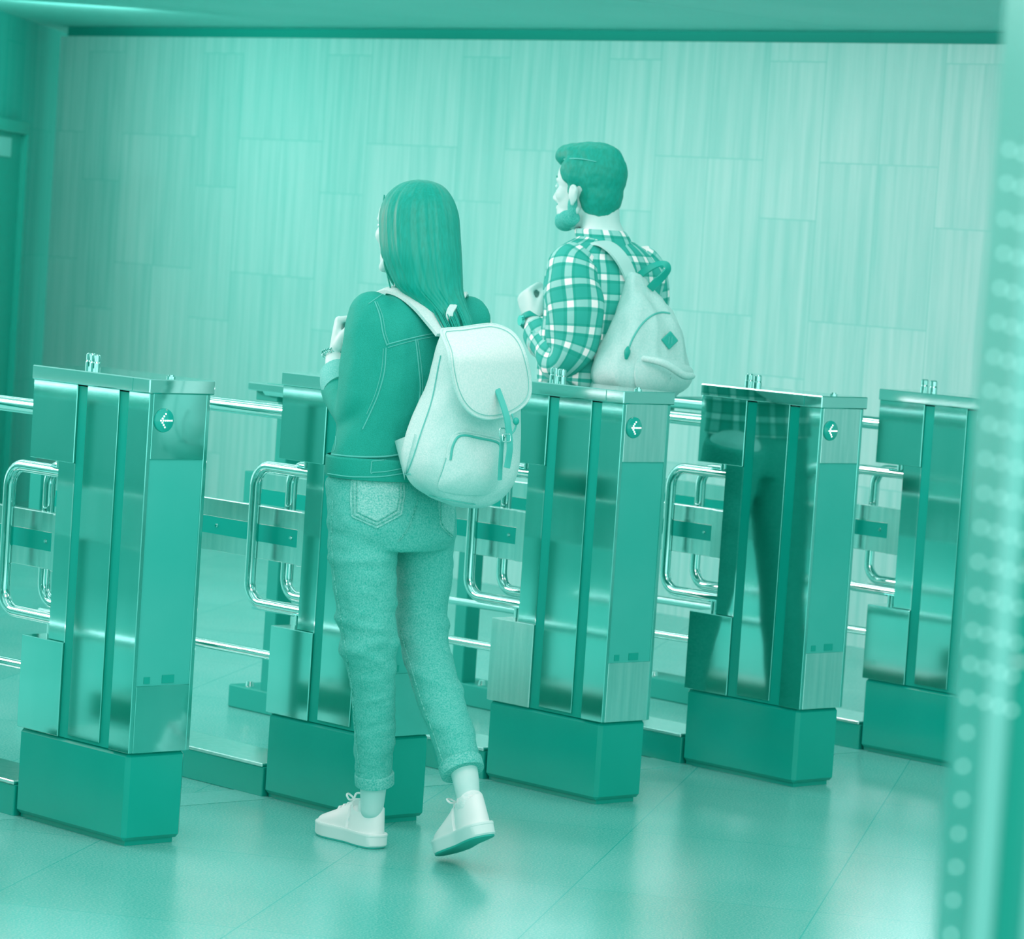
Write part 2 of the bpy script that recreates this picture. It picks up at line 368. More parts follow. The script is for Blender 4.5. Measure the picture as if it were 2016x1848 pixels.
# ------------------------------------------------------------------ people: shared tools
skin = mat('skin', .72, .5, 0, L2=.78, scale=14, bump=.03)
def bvh_of(me_list, loc=Vector()):
    vs, fs = [], []
    for me in me_list:
        k = len(vs); vs += [v.co+loc for v in me.vertices]; fs += [[k+i for i in p.vertices] for p in me.polygons]
    return BVHTree.FromPolygons(vs, fs)
def hit(b, px, py, fall=None):
    h = b.ray_cast(CAM, toward(px, py))
    if h[0] is None:
        if fall is None: return None
        h2 = b.find_nearest(at(px, py, fall)); return h2[0], h2[1]
    return h[0], h[1]
def seam(mb, b, pts, r=.0016, off=.0008, sub=6, fall=8.5, n=6, sharp=False):
    if sharp:
        Q = []
        for a_, b_ in zip(pts[:-1], pts[1:]):
            k_ = max(2, int(math.hypot(b_[0]-a_[0], b_[1]-a_[1])/6)); Q += [(a_[0]+(b_[0]-a_[0])*t/k_, a_[1]+(b_[1]-a_[1])*t/k_) for t in range(k_)]
        Q.append(pts[-1])
    else: Q = catmull([list(p) for p in pts], sub)
    P = []
    for q in Q:
        h = hit(b, q[0], q[1], fall); P.append(h[0]+h[1]*off)
    mb.tube(P, r, n); return mb
def poly_resample(pts, n, smooth=True):
    P = [list(p) for p in pts]
    if smooth:
        Q = []
        m = len(P)
        for i in range(m):
            p0, p1, p2, p3 = P[i-1], P[i], P[(i+1) % m], P[(i+2) % m]
            for k in range(6):
                t = k/6; Q.append([.5*(2*b_+(c_-a_)*t+(2*a_-5*b_+4*c_-d_)*t*t+(3*b_-a_-3*c_+d_)*t**3) for a_, b_, c_, d_ in zip(p0, p1, p2, p3)])
        P = Q
    L = [0]
    for i in range(len(P)): L.append(L[-1]+math.hypot(P[(i+1) % len(P)][0]-P[i][0], P[(i+1) % len(P)][1]-P[i][1]))
    out = []; j = 0
    for k in range(n):
        d = L[-1]*k/n
        while L[j+1] < d: j += 1
        t = (d-L[j])/max(L[j+1]-L[j], 1e-9); a_, b_ = P[j], P[(j+1) % len(P)]
        out.append((a_[0]+(b_[0]-a_[0])*t, a_[1]+(b_[1]-a_[1])*t))
    return out
def patch(mb, place, outline, thick, n=64, m=8, smooth=True, puff=0.0):
    """closed slab over an outline; place(px,py) -> (point, normal)"""
    O = poly_resample(outline, n, smooth); cx = sum(p[0] for p in O)/n; cy = sum(p[1] for p in O)/n
    top, bot = [], []
    for i in range(m+1):
        t = 1-i/(m+.6)
        rt, rb = [], []
        for x, y in O:
            p, nn = place(cx+(x-cx)*t, cy+(y-cy)*t)
            rt.append(p+nn*(thick+puff*(1-t*t))); rb.append(p-nn*.001)
        top.append(rt); bot.append(rb)
    ro = [p.lerp(q, .5) for p, q in zip(top[0], bot[0])]
    mb.rings([bot[k] for k in range(m, -1, -1)]+[top[k] for k in range(m+1)]); return mb
def wrinkle(me, amp, scale, stretch=(1, 1, 1), seed=0, ridge=False):
    cs = [(v.co.copy(), v.normal.copy()) for v in me.vertices]
    for v, (c, nn) in zip(me.vertices, cs):
        p = Vector((c.x*stretch[0], c.y*stretch[1], c.z*stretch[2]))*scale+Vector((seed, seed*.7, 0))
        q = noise.noise(p); q2 = noise.noise(p*2.3)
        k = (1-abs(q)*2.2)*.6+q2*.4 if ridge else q+.4*q2
        v.co = c+nn*(amp*k)
    me.update()
def ring_xy(c, a, b, n=48, e=2.0, tilt=Vector((0, 0, 0)), rot=0.0, ax=None):
    R = []; ca, sa = math.cos(rot), math.sin(rot)
    A = Vector((ca, sa, 0)); B = Vector((-sa, ca, 0))
    for k in range(n):
        q = 2*math.pi*k/n; cq, sq = math.cos(q), math.sin(q)
        u = math.copysign(abs(cq)**(2/e), cq)*a; v = math.copysign(abs(sq)**(2/e), sq)*b
        d = A*u+B*v; R.append(Vector(c)+d+Z*d.dot(tilt))
    return R
def stack(rows, D, n=48, e=2.0, sub=5, tilt=Vector((0, 0, 0)), rot=0.0):
    """rows: (py, px centre, half width across, half depth[, dD]) -> rings"""
    rows = [list(r)+[0]*(5-len(r)) for r in rows]
    return [ring_xy(at(q[1], q[0], D+q[4]), max(q[2], .002), max(q[3], .002), n, e, tilt, rot) for q in catmull(rows, sub)]

def head_shapes(mb, c, F, s=1.0, male=False):
    """c = centre between ears at eye height; F = facing direction"""
    F = F.normalized(); L = Z.cross(F).normalized(); U = F.cross(L).normalized()
    def p(f, l, u): return c+F*(f*s)+L*(l*s)+U*(u*s)
    def el(f, l, u, rf, rl, ru, sub=3): mb.ell(p(f, l, u), rf*s, rl*s, ru*s, F, L, U, sub)
    el(-.012, 0, .035, .094, .075, .088)             # cranium
    el(.045, 0, .03, .048, .062, .062)               # forehead
    el(.035, 0, -.03, .054, .058, .07)               # mid face
    el(.045, 0, -.075, .045, .043 if not male else .05, .04)     # jaw
    el(.070, 0, -.096, .02, .026, .020)              # chin
    for sg in (-1, 1):
        el(.058, sg*.036, -.018, .028, .022, .026)   # cheekbone
        el(.07, sg*.027, .022, .02, .024, .009)      # brow
        mb.limb([(p(.01, sg*.052, -.055), .012*s), (p(.03, sg*.049, -.080), .013*s), (p(.07, sg*.02, -.1), .014*s)], n=12, sub=3)
    mb.limb([(p(.080, 0, .014), .009*s), (p(.090, 0, -.010), .010*s), (p(.100, 0, -.03), .0115*s)], n=12, sub=3)   # nose
    for sg in (-1, 1): el(.090, sg*.011, -.034, .011, .008, .008, 2)
    el(.070, 0, -.055, .022, .028, .026)
    el(.086, 0, -.056, .010, .022, .006, 2); el(.084, 0, -.066, .010, .02, .007, 2)     # lips
    return p
def ear(mb, p, sg, s=1.0, F=None):
    pts = [p(-.002, sg*.072, -.022), p(-.012, sg*.082, .0), p(-.018, sg*.086, .016), p(-.008, sg*.083, .028), p(.006, sg*.077, .022), p(.008, sg*.073, .004), p(.004, sg*.072, -.012)]
    Q = [Vector(q) for q in catmull([list(x) for x in pts], 4)]
    mb.tube(Q, .0042*s, 8)
    mb.ell(p(-.005, sg*.078, .003), .0155*s, .006*s, .027*s, (p(1,0,0)-p(0,0,0)).normalized(), (p(0,1,0)-p(0,0,0)).normalized(), Z, 2)
    mb.ell(p(-.002, sg*.074, -.023), .008*s, .005*s, .008*s, sub=2)
def finger(mb, base, d, palm_n, lens, r, curls):
    """chain of three bones curling towards palm_n"""
    pts = [(base, r*1.08)]; cur = Vector(base); dd = d.normalized(); axis = dd.cross(palm_n).normalized()
    for ln, cu, k in zip(lens, curls, (1.0, .93, .84)):
        dd = Matrix.Rotation(cu, 3, axis) @ dd; cur = cur+dd*ln; pts.append((cur.copy(), r*k))
    mb.limb(pts, n=12, sub=4); return cur
def hand_shapes(mb, wrist, d, palm_n, side, s=1.0, curl=(.9, 1.2, .8), thumb=(.35, .5)):
    """wrist point, d = direction of the palm, palm_n = out of the palm, side = towards the thumb"""
    d = d.normalized(); side = (side-d*side.dot(d)).normalized(); palm_n = (palm_n-d*palm_n.dot(d)-side*palm_n.dot(side)).normalized()
    def p(a, b, c): return wrist+d*(a*s)+side*(b*s)+palm_n*(c*s)
    mb.limb([(p(-.01, 0, 0), (.026*s, .019*s)), (p(.02, .002, 0), (.031*s, .017*s)), (p(.055, 0, 0), (.039*s, .015*s)), (p(.088, -.001, 0), (.038*s, .0125*s))], n=20, ax=side, sub=4)
    for i, (b, ln, rr) in enumerate(((.028, .94, .0088), (.0095, 1.04, .009), (-.0095, .97, .0086), (-.0275, .78, .0076))):
        finger(mb, p(.088-.004*abs(i-1), b, -.001), d+side*(.05*(1.5-i)), palm_n, [x*ln*s for x in (.043, .026, .021)], rr*s, [curl[0]+.06*i, curl[1], curl[2]])
    t0 = p(.018, .024, .006); t1 = p(.046, .040, .018); t2 = p(.070, .036, .034); t3 = p(.088, .024, .044)
    mb.limb([(t0, .016*s), (t1, .0125*s), (t2, .0105*s), (t3, .009*s)], n=14, sub=4)
def shoe(name_prefix, person, heel, toe_dir, pitch, roll, L, sole_m, upper_m, bottom_m, side_sign):
    """low platform sneaker; heel = rear bottom centre"""
    F = toe_dir.normalized(); Lf = Z.cross(F).normalized(); M = Matrix.Rotation(roll, 3, F) @ Matrix.Rotation(pitch, 3, Lf)
    f, l, u = M @ F, M @ Lf, M @ Z
    def P(a, b, c): return heel+f*(a*L)+l*(b*L)+u*(c*L)
    out = [(0, 0), (.008, .06), (.045, .115), (.13, .142), (.25, .148), (.42, .14), (.58, .165), (.74, .185), (.87, .155), (.96, .09), (1.0, 0)]
    def outline(k, sc=1.0, z=0):
        R = []
        Q = catmull([list(o) for o in out], 4)
        for a, b in Q: R.append(P(.5+(a-.5)*sc, b*sc+.0, z))
        for a, b in Q[-2:0:-1]: R.append(P(.5+(a-.5)*sc, -b*sc, z))
        return R
    def spring(R, top=False):
        return R
    so = MB().rings([outline(0, .90, .012), outline(0, .975, 0.02), outline(0, 1.0, .035), outline(0, 1.0, .118), outline(0, 1.008, .122), outline(0, 1.008, .14), outline(0, .99, .148), outline(0, .9, .15)]).build(name_prefix+'_sole', sole_m, person)
    MB().rings([outline(0, .93, .0), outline(0, .96, .004), outline(0, .96, .02)]).build('outsole', bottom_m, so)
    # upper: rings along the length
    R = []
    spec = [(.975, .035, .165, .03), (.95, .075, .185, .06), (.89, .12, .215, .10), (.8, .15, .25, .13), (.7, .158, .29, .15), (.6, .15, .335, .165), (.5, .138, .385, .18), (.42, .128, .43, .19)]
    for a, b, h, rr in spec:
        ring = []
        for k in range(25):
            q = math.pi*k/24; ring.append(P(a, math.cos(q)*b, .14+(h-.14)*math.sin(q)**.8))
        for k in range(1, 12):
            ring.append(P(a, -b+2*b*k/12, .13))
        R.append(ring)
    up = MB().rings(R)
    R = []
    col = [(.42, .42), (.36, .41), (.28, .37), (.18, .345), (.08, .375), (.02, .40)]
    n = 40; lv = []
    for t in (0, .25, .5, .75, .93, 1.0, .99, .93, .6):
        ring = []
        for k in range(n):
            q = 2*math.pi*k/n; cx, sx = math.cos(q), math.sin(q)
            a0 = .25+.242*cx; b0 = .142*sx; a1 = .235+.212*cx; b1 = .128*sx
            tt = min(t, 1)
            zt = .385-.045*math.sin(q)**2*1 + .05*max(0, cx)**2+.035*max(0, -cx)**2
            ring.append((a0+(a1-a0)*tt, b0+(b1-b0)*tt, .14+(zt-.14)*tt))
        lv.append(ring)
    inner = [[(a_*.96+.01, b_*.9, c_-.012) for a_, b_, c_ in lv[5]], [(a_*.94+.015, b_*.86, c_-.06) for a_, b_, c_ in lv[5]]]
    up.rings([[P(*q) for q in r] for r in lv[:6]+inner])
    up.build(name_prefix+'_upper', upper_m, person)
    la = MB()
    for i, a in enumerate((.46, .53, .60, .67)):
        h = .402-.185*(a-.46)/.42*1.0+.012; wv = .07
        pts = [P(a+.02, -wv, h-.05), P(a+.005, -wv*.4, h-.004), P(a-.005, wv*.4, h-.004), P(a-.02, wv, h-.05)]
        la.tube(pts, .0028, 8)
    for sg in (-1, 1):
        bow = [P(.47, 0, .43), P(.50, sg*.05, .475), P(.45, sg*.11, .47), P(.43, sg*.09, .43), P(.46, sg*.01, .425)]
        la.tube([Vector(q) for q in catmull([list(x) for x in bow], 5)], .0026, 8)
    la.build('laces', upper_m, person)
    return P

# ------------------------------------------------------------------ the woman
WD = 8.5
wbase = on(790, 1672, 2, 0); wbase.z = 0
woman = thing('person', 'long-haired person in denim jacket, cropped jeans and white platform sneakers, walking away', 'person', wbase)
hair_m = mat('dark_straight_hair', -.14, .5, 0, L2=.03, scale=170, stretch=(1, 1, .02), bump=.2, spec=.3, lo=.35, hi=.75)
denim = mat('dark_denim', -.12, .8, 0, L2=.06, scale=420, stretch=(1, 1, 1), bump=.25, detail=2, lo=.3, hi=.75)
jean_m = mat('washed_denim', .12, .85, 0, L2=.44, scale=330, stretch=(1, 1, .8), bump=.35, detail=3, lo=.3, hi=.72)
stitch = mat('denim_seam', .32, .8); jstitch = mat('jeans_seam_dark', -.1, .85, 0, L2=.45, scale=220)
canvas = mat('pale_canvas', .66, .9, 0, L2=.76, scale=300, bump=.25, detail=2)
white_u = mat('white_leather', .9, .45, 0, L2=.95, scale=8, spec=.4); white_s = mat('white_rubber', .84, .6)
sockm = mat('ribbed_sock', .82, .85, 0, L2=.9, scale=90, stretch=(1,1,4), bump=.3)
outs = mat('dark_outsole', .16, .7)
strapm = mat('strap_webbing', .70, .85, 0, L2=.78, scale=250, bump=.2); leather = mat('teal_leather', .28, .5); 

rp = math.radians(22)
fL_ = (Y+X*.07).normalized(); fR = (Y*1.0+X*.24).normalized()
heelL = on(736, 1673, 2, 0.0)+X*.02; SL = .245
toeR = on(851, 1691, 2, 0.0)
heelR = toeR+X*.02-fR*(SL*math.cos(rp))+Z*(SL*math.sin(rp)+.004)
PL = shoe('left', woman, heelL, fL_, 0.0, 0.0, SL, white_s, white_u, outs, 1)
PR = shoe('right', woman, heelR, fR, rp, math.radians(-6), SL, white_s, white_u, outs, 1)
hc = at(811, 452, WD+.01); hF = (Y*1.0 - X*.10).normalized()
bb = MB()
hp = head_shapes(bb, hc, hF, .95)
for sg in (-1, 1): ear(bb, hp, sg)
bb.limb([(at(812, 500, WD), .05), (at(815, 545, WD-.01), .049), (at(818, 585, WD-.01), .062), (at(822, 615, WD), .07)], n=24)
bb.rings(stack([(598, 820, .10, .05), (620, 826, .155, .07), (660, 826, .165, .085), (760, 808, .155, .09), (860, 780, .15, .095), (930, 773, .15, .10), (1000, 772, .155, .105), (1050, 772, .14, .10)], WD, 40))
Llow = [(930, 728, 8.46, .062), (1060, 718, 8.44, .066), (1200, 722, 8.44, .052), (1290, 729, 8.45, .042), (1400, 735, 8.49, .040), (1480, 737, 8.52, .036), (1545, 735, 8.54, .0325), (1594, 732, 8.555, .0275)]
Rlow = [(930, 815, 8.56, .062), (1060, 832, 8.56, .060), (1200, 832, 8.56, .048), (1280, 838, 8.54, .041), (1380, 866, 8.47, .040), (1450, 892, 8.42, .037), (1520, 914, 8.37, .033), (1574, 922, 8.35, .0275)]
for low in (Llow, Rlow): bb.limb([(at(x_, y_, D_), r_) for y_, x_, D_, r_ in low], n=24)
# feet inside the shoes
for P_, an in ((PL, at(732, 1594, 8.555)), (PR, at(922, 1574, 8.35))):
    bb.limb([(an, .0275), (P_(.20, 0, .36), .0265), (P_(.23, 0, .25), .0255), (P_(.5, 0, .22), .022), (P_(.72, 0, .2), .014)], n=20)
# left arm and hand on the strap, right arm bent in front of the body
sh = at(728, 628, 8.43); el_ = at(700, 818, 8.42); wr = at(660, 704, 8.60)
bb.limb([(sh, .05), (at(722, 720, 8.41), .043), (el_, .038), (at(682, 768, 8.50), .036), (at(664, 725, 8.575), .0285), (wr, .0245)], n=22)
hd = (at(668, 632, 8.615)-wr)
hand_shapes(bb, wr+hd.normalized()*.008, hd, RH, -FH, .95, curl=(1.35, .95, .6))
bb.limb([(at(930, 640, 8.57), .05), (at(922, 720, 8.60), .042), (at(902, 800, 8.66), .038), (at(862, 745, 8.73), .032), (at(842, 696, 8.75), .026)], n=20)
wr2 = at(840, 690, 8.75); hand_shapes(bb, wr2, Z*1.0-RH*.3, -FH*.6-RH*.4, FH*-.3+RH*.4, .93)
me = bb.remeshed(.0036, 5)
link_mesh(me, 'body', skin, woman, 60)
eb = MB()
for sg in (-1, 1): eb = MB().ell(hp(.076, sg*.031, .004), .011, .012, .011); eb.build('eye', mat('eye', .6, .2), woman)
# hair
hr = []
rows = [(354, 832, .012, .01, 0), (357, 832, .030, .03, 0), (363, 831, .049, .05, 0), (374, 829, .066, .072, 0), (392, 827, .082, .092, 0), (420, 826, .094, .102, -.005), (460, 827, .097, .104, -.015), (500, 830, .096, .098, -.03), (540, 838, .088, .082, -.045),
        (570, 847, .079, .066, -.06), (600, 869, .062, .048, -.075), (630, 890, .049, .036, -.09), (655, 906, .033, .026, -.10), (672, 918, .016, .012, -.11), (682, 924, .004, .004, -.115)]
R = []
for q in catmull([list(r) for r in rows], 8):
    c = at(q[1], q[0], WD+q[4]); ring = []
    for k in range(160):
        th = 2*math.pi*k/160; d = RH*math.cos(th)*q[2]+FH*math.sin(th)*q[3]
        g = noise.noise(Vector((math.cos(th)*9, math.sin(th)*9, q[0]*.0035)))*.035+noise.noise(Vector((math.cos(th)*26, math.sin(th)*26, q[0]*.004+5)))*.028
        ring.append(c+d*(1+g))
    R.append(ring)
hm = MB().rings(R)
hair = hm.build('hair', hair_m, woman, 70)
st = MB()
random.seed(3)
for i in range(34):                                                # loose strands by the face and along the ends
    t = i/33
    x0 = 762+random.uniform(-6, 22); y0 = 400+random.uniform(-20, 40)
    st.tube([Vector(q) for q in catmull([list(at(x0, y0, 8.50)), list(at(x0-8+random.uniform(0, 8), y0+60, 8.49)), list(at(760+random.uniform(-4, 22), 520, 8.47)), list(at(776+random.uniform(-6, 26), 556+random.uniform(0, 18), 8.45))], 5)], [.0022]*15+[.0004], 6)
for i in range(40):
    u_ = random.uniform(0, 1); v_ = random.uniform(0, 1); x0 = 838+60*u_
    st.tube([Vector(q) for q in catmull([list(at(x0, 585, 8.42-.02*v_)), list(at(x0+20, 622, 8.385-.02*v_)), list(at(x0+34-6*u_, 648, 8.36-.02*v_)), list(at(x0+40-14*u_+8*v_, 664+random.uniform(0, 18)*u_, 8.34-.02*v_))], 5)], [.0016]*12+[.0014, .001, .0007, .0003], 5)
st.build('hair_strands', hair_m, woman, 70)
# jacket
jb = MB()
jb.rings(stack([(578, 816, .060, .055), (592, 819, .095, .062), (606, 826, .145, .076), (630, 829, .186, .096), (665, 827, .194, .112), (720, 818, .186, .120), (790, 800, .176, .120), (850, 784, .172, .118), (895, 775, .171, .120), (935, 771, .172, .124)], WD, 64))
jb.limb([(at(738, 622, 8.43), .066), (at(727, 660, 8.42), .066), (at(722, 720, 8.41), .064), (at(712, 780, 8.41), .060), (at(700, 818, 8.43), .052), (at(683, 800, 8.47), .048), (at(673, 772, 8.515), .046), (at(666, 746, 8.545), .041)], n=32, dome=True)
jb.limb([(at(915, 628, 8.56), .066), (at(922, 700, 8.59), .058), (at(903, 798, 8.655), .05), (at(866, 750, 8.72), .042)], n=24)
me = jb.remeshed(.006, 6)
wrinkle(me, .008, 8, (1, 1, .8), 3); wrinkle(me, .003, 22, (1, 1, .6), 9)
jbv = bvh_of([me])
jacket = link_mesh(me, 'denim_jacket', denim, woman, 60)
MB().rings([ring_xy(at(771, y_, WD), a_, b_, 64, tilt=Vector((0, 0, 0))) for y_, a_, b_ in ((898, .1745, .1245), (902, .178, .128), (934, .179, .131), (940, .177, .129), (941, .168, .12), (898, .166, .116))], caps=False).build('waistband', denim, jacket)
MB().limb([(at(675, 768, 8.515), .049), (at(670, 752, 8.535), .0495), (at(665, 733, 8.56), .044)], n=28, dome=False).build('rolled_cuff', mat('denim_inside', .34, .85, 0, L2=.46, scale=300), jacket)
MB().rings(stack([(566, 812, .055, .052, -.01), (574, 814, .064, .060, -.01), (590, 817, .078, .066, -.01), (600, 820, .07, .06, -.01)], WD, 40)).build('collar', denim, jacket)
sm = MB()
seam(sm, jbv, [(738, 594), (748, 622), (754, 655), (762, 680)]); seam(sm, jbv, [(762, 678), (800, 668), (835, 660), (862, 655)]); seam(sm, jbv, [(764, 684), (800, 674), (835, 666), (860, 662)], .001)
seam(sm, jbv, [(760, 684), (757, 730), (745, 775), (728, 815), (714, 845)]); seam(sm, jbv, [(755, 686), (751, 730), (739, 775), (722, 815)], .001)
seam(sm, jbv, [(818, 668), (824, 720), (827, 770), (818, 815), (800, 850)]); seam(sm, jbv, [(822, 668), (829, 720), (832, 770), (823, 815)], .001)
seam(sm, jbv, [(726, 598), (740, 588), (752, 580)], .0012); seam(sm, jbv, [(742, 594), (753, 622), (759, 655), (766, 676)], .001)
seam(sm, jbv, [(660, 850), (662, 870), (658, 888)], .0012)
seam(sm, jbv, [(650, 894), (700, 899), (750, 899), (790, 894)], .0022, .003)
sm.build('seams', stitch, jacket)
wb = bvh_of([bpy.data.objects['waistband'].data], wbase)
pm = MB()
seam(pm, wb, [(732, 908), (730, 930), (733, 931)], .0013); seam(pm, wb, [(732, 930), (760, 928), (792, 922)], .0013); seam(pm, wb, [(732, 908), (760, 905), (790, 900)], .0013)
seam(pm, wb, [(646, 932), (690, 938), (750, 938), (798, 931)], .0016)
pm.build('tab_stitching', stitch, jacket)
# jeans
jm = MB()
jm.rings(stack([(915, 772, .160, .112), (940, 772, .163, .116), (990, 772, .174, .127), (1040, 772, .174, .130), (1075, 772, .150, .115)], WD, 56))
jl = [(940, 712, 8.46, .085), (1010, 714, 8.45, .086), (1080, 716, 8.44, .082), (1130, 717.5, 8.435, .077), (1200, 721, 8.44, .071), (1260, 727, 8.445, .066), (1290, 730, 8.45, .0625), (1325, 733, 8.46, .057), (1350, 734, 8.47, .0545), (1400, 735, 8.49, .0525), (1450, 736, 8.51, .049), (1524, 737, 8.535, .0437), (1538, 737.5, 8.54, .0432)]
jr = [(960, 818, 8.56, .083), (1020, 829, 8.56, .081), (1080, 834, 8.56, .074), (1130, 834, 8.565, .0695), (1200, 832.5, 8.56, .064), (1255, 833, 8.55, .0582), (1290, 840, 8.535, .0562), (1330, 853, 8.51, .057), (1400, 875, 8.46, .0545), (1450, 890, 8.42, .0520), (1500, 905, 8.385, .049), (1516, 910, 8.375, .0482)]
for low in (jl, jr): jm.limb([(at(x_, y_, D_), r_) for y_, x_, D_, r_ in low], n=36, dome=False)
me = jm.remeshed(.0055, 6)
wrinkle(me, .005, 8, (1, 1, 1.6), 1); wrinkle(me, .0026, 20, (1, 1, 1.8), 4)
nrm_ = [v.normal.copy() for v in me.vertices]; cos_ = [v.co.copy() for v in me.vertices]
for v, vn, vc in zip(me.vertices, nrm_, cos_):                      # folds bunching at the knees and under the seat
    z = vc.z; add_ = 0
    for zc, am, k_ in ((.505, .007, .9), (.545, .006, -.6), (.455, .007, -1.0), (.60, .004, 1.2), (.36, .004, -.8), (.715, .006, .35), (.52, .005, 1.0), (.47, .005, -1.3), (.43, .004, .8), (.745, .003, .5), (.38, .003, 1.6), (.57, .003, -.7)):
        ph = (vc.x*.727-vc.y*.687); q_ = noise.noise(Vector((vc.x*9, vc.y*9, zc*30)))
        add_ += (am*max(0, q_+.35)*1.4*math.exp(-((z-zc-.25*k_*(ph-.45))/.013)**2))
    v.co = vc+vn*add_
me.update()
jv = bvh_of([me])
jeans = link_mesh(me, 'jeans', jean_m, woman, 60)
pk = MB(); patch(pk, lambda x_, y_: hit(jv, x_, y_, 8.4), [(692, 944), (742, 944), (795, 940), (796, 975), (790, 1014), (742, 1040), (692, 1017), (690, 980)], .003, 80, 8, smooth=False)
pk.build('back_pocket', mat('washed_denim_pocket', .24, .85, 0, L2=.62, scale=300, bump=.3, detail=3, lo=.3, hi=.7), jeans)
pk = MB(); patch(pk, lambda x_, y_: hit(jv, x_, y_, 8.5), [(862, 985), (880, 980), (893, 990), (893, 1030), (889, 1058), (866, 1036)], .003, 60, 6, smooth=False)
pk.build('back_pocket', mat('washed_denim_pocket', .24, .85, 0, L2=.62, scale=300, bump=.3, detail=3, lo=.3, hi=.7), jeans)
sm = MB()
for o_ in ([(696, 948), (696, 980), (697, 1013), (742, 1034), (786, 1010), (791, 975), (791, 948)], [(703, 950), (703, 980), (703, 1008), (742, 1027), (780, 1005), (785, 975), (785, 950)]): seam(sm, jv, o_, .0015, .0042, 4, sharp=True)
seam(sm, jv, [(866, 990), (868, 1032), (889, 1054)], .0015, .0042, 4)
seam(sm, jv, [(783, 1066), (800, 1045), (815, 1010), (822, 985)], .0018); seam(sm, jv, [(655, 985), (653, 1050), (658, 1130), (672, 1220), (684, 1300), (694, 1360), (700, 1440), (708, 1520)], .0018, fall=8.45)
seam(sm, jv, [(788, 1240), (806, 1300), (830, 1380), (856, 1450), (876, 1512)], .0018, fall=8.5)
sm.build('jeans_seams', jstitch, jeans)
for low, tp in ((jl, 0), (jr, 1)):
    a_, b_ = low[-2], low[-1]
    pa, pb = at(a_[1], a_[0], a_[2]), at(b_[1], b_[0], b_[2]); dr_ = (pb-pa).normalized()
    MB().limb([(pb-dr_*.022, a_[3]+.0035), (pb-dr_*.018, a_[3]+.0045), (pb+dr_*.004, b_[3]+.0045), (pb+dr_*.006, b_[3]+.003)], n=40, dome=False).build('hem', mat('denim_hem', .18, .85, 0, L2=.5, scale=260), jeans)
# shoes and socks
MB().limb([(PL(.20, 0, .28), .029), (PL(.195, 0, .385), .0305), (PL(.19, 0, .425), .0300)], n=28, dome=False).build('sock', sockm, woman)
MB().limb([(PR(.20, 0, .26), .029), (PR(.19, 0, .38), .0325), (at(925, 1592, 8.34), .0335), (at(922, 1578, 8.347), .0335)], n=28, dome=False).build('sock', sockm, woman)
# bracelet
br = MB(); c0 = at(658, 697, 8.605); dv = (at(668, 632, 8.615)-at(664, 724, 8.575)).normalized(); A_ = dv.orthogonal().normalized(); B_ = dv.cross(A_)
for k in range(22):
    q = 2*math.pi*k/22; d_ = A_*math.cos(q)+B_*math.sin(q); tt = -A_*math.sin(q)+B_*math.cos(q)
    for sg in (-1, 1):
        br.ell(c0+d_*.0285+dv*(.0035*sg), .0048, .0026, .0022, (tt+dv*(.6*sg)).normalized(), d_, tt.cross(d_).normalized(), 2)
br.build('bracelet', mat('bracelet_metal', .25, .2, 1, L2=.7, scale=200), woman)

# ------------------------------------------------------------------ her backpack
PD = 8.33
pbase = at(920, 996, PD)
pack = thing('backpack', 'pale canvas backpack with rounded flap, worn by the woman', 'backpack', pbase)
def hpx(a, b, e=3.4):
    return max((RH.x*u+RH.y*v)*FPX/PD for u, v in ((math.copysign(abs(math.cos(q))**(2/e), math.cos(q))*a, math.copysign(abs(math.sin(q))**(2/e), math.sin(q))*b) for q in (2*math.pi*k/90 for k in range(90))))
prow = []
for y_, l_, r_ in ((648, 885, 978), (656, 870, 1000), (680, 861, 1012), (720, 851, 1020), (770, 836, 1022), (820, 816, 1022), (870, 799, 1021), (920, 796, 1019), (955, 812, 1006), (978, 842, 985), (990, 875, 968), (997, 905, 945)):
    h = (r_-l_)/2; k = h/hpx(.6, .4); prow.append((y_, (l_+r_)/2, .6*k, .4*k))
bk = MB().rings(stack(prow, PD, 72, 3.4, 5)); me = bk.remeshed(.005, 4)
wrinkle(me, .008, 7, (1, 1, .8), 12, True); wrinkle(me, .003, 20, (1, 1, .6), 2)
pv = bvh_of([me]); link_mesh(me, 'bag_body', canvas, pack, 60)
yf = pbase.y-.084
def flap_pt(px, py):
    p = on(px, py, 1, yf); top = max(0, (715-py)/70); 
    bow = .028*(1-((px-958)/88)**2)*1.0
    p = on(px, py, 1, yf-.012-bow*.6+.085*min(top, 1.1)**2)
    return p, Vector((-.12, -1, .12+.8*min(top, 1))).normalized()
fo = [(867, 655), (878, 650), (905, 648), (940, 643), (968, 641), (1000, 652), (1022, 676), (1036, 715), (1042, 752), (1040, 780), (1028, 798), (1008, 812), (985, 821), (955, 824), (928, 815), (908, 795), (894, 765), (885, 725), (880, 690)]
fm = MB(); patch(fm, flap_pt, fo, .006, 110, 12, puff=.006)
flap = fm.build('flap', mat('flap_canvas', .76, .9, 0, L2=.84, scale=260, bump=.2, detail=2), pack, 60)
ed = MB(); Q = poly_resample(fo, 110); ed.tube([flap_pt(x_, y_)[0]+flap_pt(x_, y_)[1]*.004 for x_, y_ in Q], .0042, 8, closed=True); ed.build('flap_piping', canvas, flap, 60)
sm = MB(); sm.tube([flap_pt(960+(x_-960)*.93, 735+(y_-735)*.93)[0]+flap_pt(x_, y_)[1]*.0085 for x_, y_ in Q], .0009, 6, closed=True); sm.build('flap_stitching', mat('canvas_shade', .5, .9), flap, 60)
